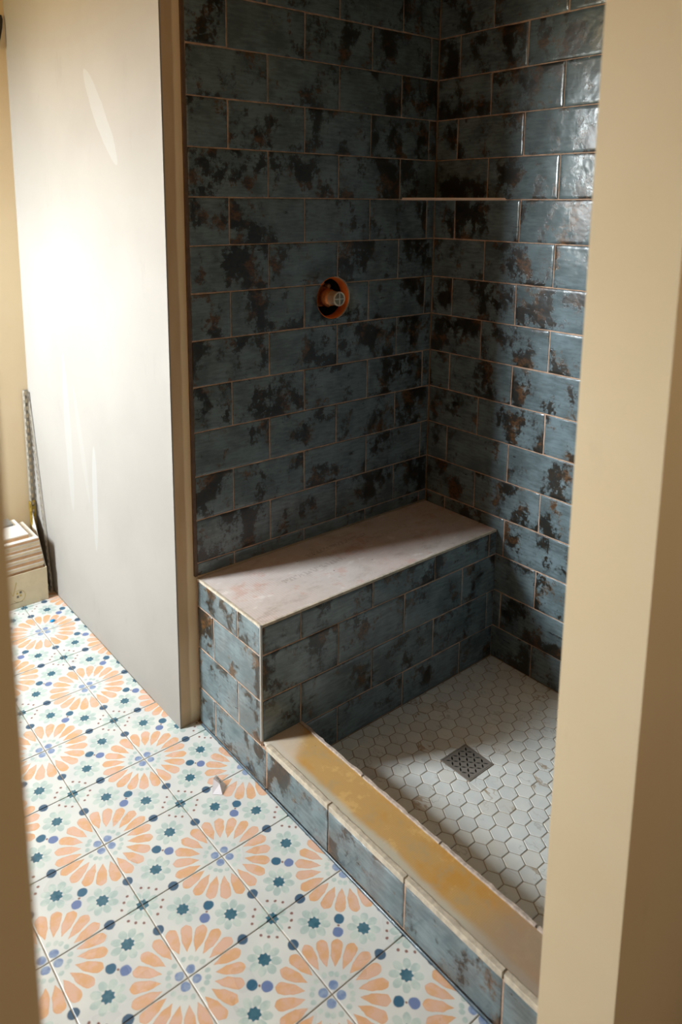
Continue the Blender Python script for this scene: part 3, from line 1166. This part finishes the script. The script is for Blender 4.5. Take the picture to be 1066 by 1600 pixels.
bm = bmesh.new()
bar2(bm, EX - .040, EZ + .038, EX - .017, EZ - .004, .0016)
bar2(bm, EX - .017, EZ - .004, EX - .002, EZ + .048, .0026)
pr_ = [(EX + .004 + .0235 * math.cos(a_), EZ - .010 + .0235 * math.sin(a_)) for a_ in [math.radians(-150 + k * 12) for k in range(23)]]
for a_, b_ in zip(pr_, pr_[1:]):
    bar2(bm, *a_, *b_, .0014)
box(bm, EX - .005, EX + .002, BY0 - .0005, BY0 + .0002, EZ - .002, EZ + .006)
box(bm, EX + .007, EX + .014, BY0 - .0005, BY0 + .0002, EZ - .013, EZ - .005)
link('printed_emblem', bm, GOLDINK, carton)['label'] = 'thin gold V and ring emblem'
bm = bmesh.new()
box(bm, EX + .007, EX + .015, BY0 - .0005, BY0 + .0002, EZ - .001, EZ + .008)
box(bm, EX - .004, EX + .004, BY0 - .0005, BY0 + .0002, EZ - .016, EZ - .007)
rs = random.Random(2)
x = EX - .040
while x < EX + .016:
    w = rs.uniform(.0012, .003)
    box(bm, x, x + w, BY0 - .0005, BY0 + .0002, EZ - .0345, EZ - .0345 + rs.choice((.0018, .0024)))
    x += w + .0011
link('printed_squares', bm, GREYINK, carton)['label'] = 'dark printed squares and a line of tiny grey print'

# stacked spare tiles standing out of the carton
def spare(name_mat, x0, x1, y0, y1, z0, th):
    r_ = empty('spare_tile', ((x0 + x1) / 2, (y0 + y1) / 2, z0))
    boxobj('tile_body', (x0, x1, y0, y1, z0, z0 + th * .72), name_mat, r_)
    boxobj('tile_glaze', (x0 + .0004, x1 - .0004, y0 + .0004, y1 - .0004, z0 + th * .72, z0 + th), TILETOP, r_)
    return r_


rs = random.Random(17)
z = 0.0045
k = 0
TH = [0.0125, 0.0160, 0.0110, 0.0150, 0.0120]
NT = 22
names = ['lowest', 'second', 'third', 'fourth', 'fifth', 'sixth', 'seventh', 'eighth', 'ninth', 'tenth', 'eleventh', 'twelfth', 'thirteenth', 'fourteenth']
vis = []
while z < 0.256:
    th = TH[k % 5]
    s = rs.uniform(-.0025, .0025)
    lean = max(0, z - .13) * 0.10
    x1 = BX1 - .0075 + s - lean
    vis.append((spare(TILEBODY if k % 2 else TILECREAM, x1 - .2, x1, BY0 + .0065 + rs.uniform(-.001, .002), BY0 + .0065 + .188, z, th), z, th))
    z += th + .0008
    k += 1
seen = [v for v in vis if v[1] + v[2] > BH + .002]
ords = ['topmost', 'second from the top', 'third from the top', 'fourth from the top', 'fifth from the top', 'sixth from the top', 'seventh from the top', 'eighth from the top', 'ninth from the top', 'tenth from the top', 'eleventh from the top', 'twelfth from the top', 'thirteenth from the top', 'fourteenth from the top', 'fifteenth from the top']
for n_, (o, zz, th) in enumerate(reversed(vis)):
    if (o, zz, th) in seen:
        tag(o, 'flat spare tile in the carton pile, %s of the full-width tiles' % ords[n_], 'tile', 'spare tiles piled in the cream carton')
    else:
        for c in list(o.children):
            bpy.data.objects.remove(c)
        bpy.data.objects.remove(o)
# keep the lowest visible one supported: a block of packed tiles hidden in the carton
zlow = min(v[1] for v in seen)
boxobj('packed_tiles', (BX1 - .2075, BX1 - .0095, BY0 + .010, BY0 + .190, 0.0042, zlow - .0003), TILEBODY, carton)
zt = z
top1 = spare(TILEBODY, BX1 - .30, BX1 - .052, BY0 + .028, BY0 + .198, zt, .016)
tag(top1, 'spare tile laid crooked on top of the carton pile, set back to the left', 'tile')
g = boxobj('grey_tile', (BX1 - .28, BX1 - .075, BY0 + .135, BY0 + .203, zt + .0165, zt + .0245), GREYTILE, bevel=.001)
tag(g, 'narrow dark grey tile strip lying at the back on top of the pile', 'tile')

# ================================================================ metal beads leaning in the corner
def l_bead(name, p0, p1, leg, dirs, mat, holes, label, cat, thick=0.0009, parent=None):
    """perforated angle profile from foot p0 to head p1; dirs = the two flange directions"""
    p0, p1 = Vector(p0), Vector(p1)
    ax = (p1 - p0).normalized()
    L = (p1 - p0).length
    bm = bmesh.new()
    for d in dirs:
        d = Vector(d)
        d = (d - ax * d.dot(ax)).normalized()
        nrm = ax.cross(d).normalized()
        n = int(L / holes)
        st = L / n
        for k in range(n):
            # frame of a cell with an oblong hole
            o = p0 + ax * st * k
            outer = [(0, 0), (leg, 0), (leg, st), (0, st)]
            hx0, hx1, hy0, hy1 = leg * .42, leg * .80, st * .22, st * .78
            inner = [(hx0, hy0), (hx1, hy0), (hx1, hy1), (hx0, hy1)]
            for sgn in (0, 1):
                ov = [bm.verts.new(o + d * a + ax * b + nrm * thick * sgn) for a, b in outer]
                iv = [bm.verts.new(o + d * a + ax * b + nrm * thick * sgn) for a, b in inner]
                for i in range(4):
                    j = (i + 1) % 4
                    bm.faces.new([ov[i], ov[j], iv[j], iv[i]])
                if sgn:
                    for (A_, B_) in ((ov, o1), (iv, i1)):
                        for i in range(4):
                            j = (i + 1) % 4
                            bm.faces.new([A_[i], A_[j], B_[j], B_[i]])
                o1, i1 = ov, iv
    # rounded nose along the corner
    r = thick * 2.2
    d1, d2 = Vector(dirs[0]), Vector(dirs[1])
    prev = None
    for q in (p0, p1):
        ring = [bm.verts.new(q + (d1 * math.cos(a) + d2 * math.sin(a)) * r) for a in [k * PI / 4 for k in range(8)]]
        if prev:
            for k in range(8):
                j = (k + 1) % 8
                bm.faces.new([prev[k], prev[j], ring[j], ring[k]])
            bm.faces.new(prev[::-1])
            bm.faces.new(ring)
        prev = ring
    ob = link(name, bm, mat)
    tag(ob, label, cat)
    return ob


l_bead('corner_bead', (-0.0835, 1.1985, 0.002), (-0.0835, 1.1985, 0.790), 0.020, ((1, 0, 0), (0, -1, 0)), GALV, 0.030,
       'tall upright grey perforated metal corner bead in the room corner behind the carton', 'corner bead')
l_bead('corner_bead', (-0.066, 1.040, 0.002), (-0.0665, 1.190, 0.782), 0.0065, ((-1, 0, 0), (0, -1, 0)), GALV, 0.026,
       'slanting perforated metal bead leaning along the foot of the white wall', 'corner bead')
l_bead('tile_trim', (-0.0905, 1.172, 0.002), (-0.0905, 1.186, 0.335), 0.024, ((1, 0, 0), (0, -1, 0)), GOLD, 0.028,
       'short gold coloured perforated trim strip standing between the grey beads', 'tile trim')
# short dark curved tube high in the far corner
bm = bmesh.new()
pts = [Vector(p) for p in ((-0.079, 1.199, 2.18), (-0.077, 1.195, 2.165), (-0.081, 1.192, 2.135), (-0.089, 1.192, 2.10), (-0.097, 1.194, 2.07))]
prev = None
for i, q in enumerate(pts):
    r = 0.0085
    ring = [bm.verts.new(q + Vector((r * math.cos(a), r * .6 * math.sin(a), 0))) for a in [k * PI / 5 for k in range(10)]]
    if prev:
        for k in range(10):
            j = (k + 1) % 10
            bm.faces.new([prev[k], prev[j], ring[j], ring[k]])
    else:
        bm.faces.new(ring[::-1])
    prev = ring
bm.faces.new(prev)
tag(link('dark_tube', bm, BLACK, smooth=True), 'short dark curved shape high in the far corner of the room', 'cable')

# ================================================================ bits on the floor
# folded paper wrapper
bm = bmesh.new()
pp = [(-0.118, -0.268, .001), (-0.098, -0.285, .0008), (-0.074, -0.262, .003), (-0.086, -0.236, .020), (-0.102, -0.246, .024), (-0.092, -0.262, .014)]
v = [bm.verts.new(p) for p in pp]
for f in ((0, 1, 5), (0, 5, 4), (1, 2, 5), (2, 3, 5), (3, 4, 5)):
    bm.faces.new([v[i] for i in f])
r = bmesh.ops.extrude_face_region(bm, geom=bm.faces[:])
for g_ in r['geom']:
    if isinstance(g_, bmesh.types.BMVert):
        g_.co.z += .0007
pw = link('paper_wrapper', bm, PAPER)
tag(pw, 'small crumpled white paper wrapper with grey rings on the patterned floor', 'paper scrap')
bm = bmesh.new()
for (cx, cy, cz, rr) in ((-0.0855, -0.2555, .0158, .0036), (-0.0880, -0.2470, .0205, .0036)):
    for k in range(14):
        a0, a1 = 2 * PI * k / 14, 2 * PI * (k + 1) / 14
        q = []
        for a, r_ in ((a0, rr), (a1, rr), (a1, rr * .6), (a0, rr * .6)):
            # lie on the sloping face (2,3,5)
            n_ = (Vector(pp[3]) - Vector(pp[2])).cross(Vector(pp[5]) - Vector(pp[2])).normalized()
            e1 = (Vector(pp[3]) - Vector(pp[2])).normalized()
            e2 = n_.cross(e1)
            base = Vector((cx, cy, cz))
            base = base - n_ * (base - Vector(pp[2])).dot(n_)
            up = n_ if n_.z > 0 else -n_
            q.append(bm.verts.new(base + e1 * math.cos(a) * r_ + e2 * math.sin(a) * r_ + up * .0012))
        bm.faces.new(q)
link('printed_rings', bm, GREYINK, pw)['label'] = 'grey ring marks'
# blue plastic bit
bm = bmesh.new()
bmesh.ops.create_uvsphere(bm, u_segments=14, v_segments=8, radius=1.0)
for v in bm.verts:
    v.co = Vector((-0.147 + v.co.x * .0095 + v.co.y * .002, 0.819 + v.co.y * .0075, 0.0035 + v.co.z * .0035))
tag(link('plastic_clip', bm, BLUEP, smooth=True), 'tiny bright blue plastic clip lying on a peach starburst floor tile', 'clip')
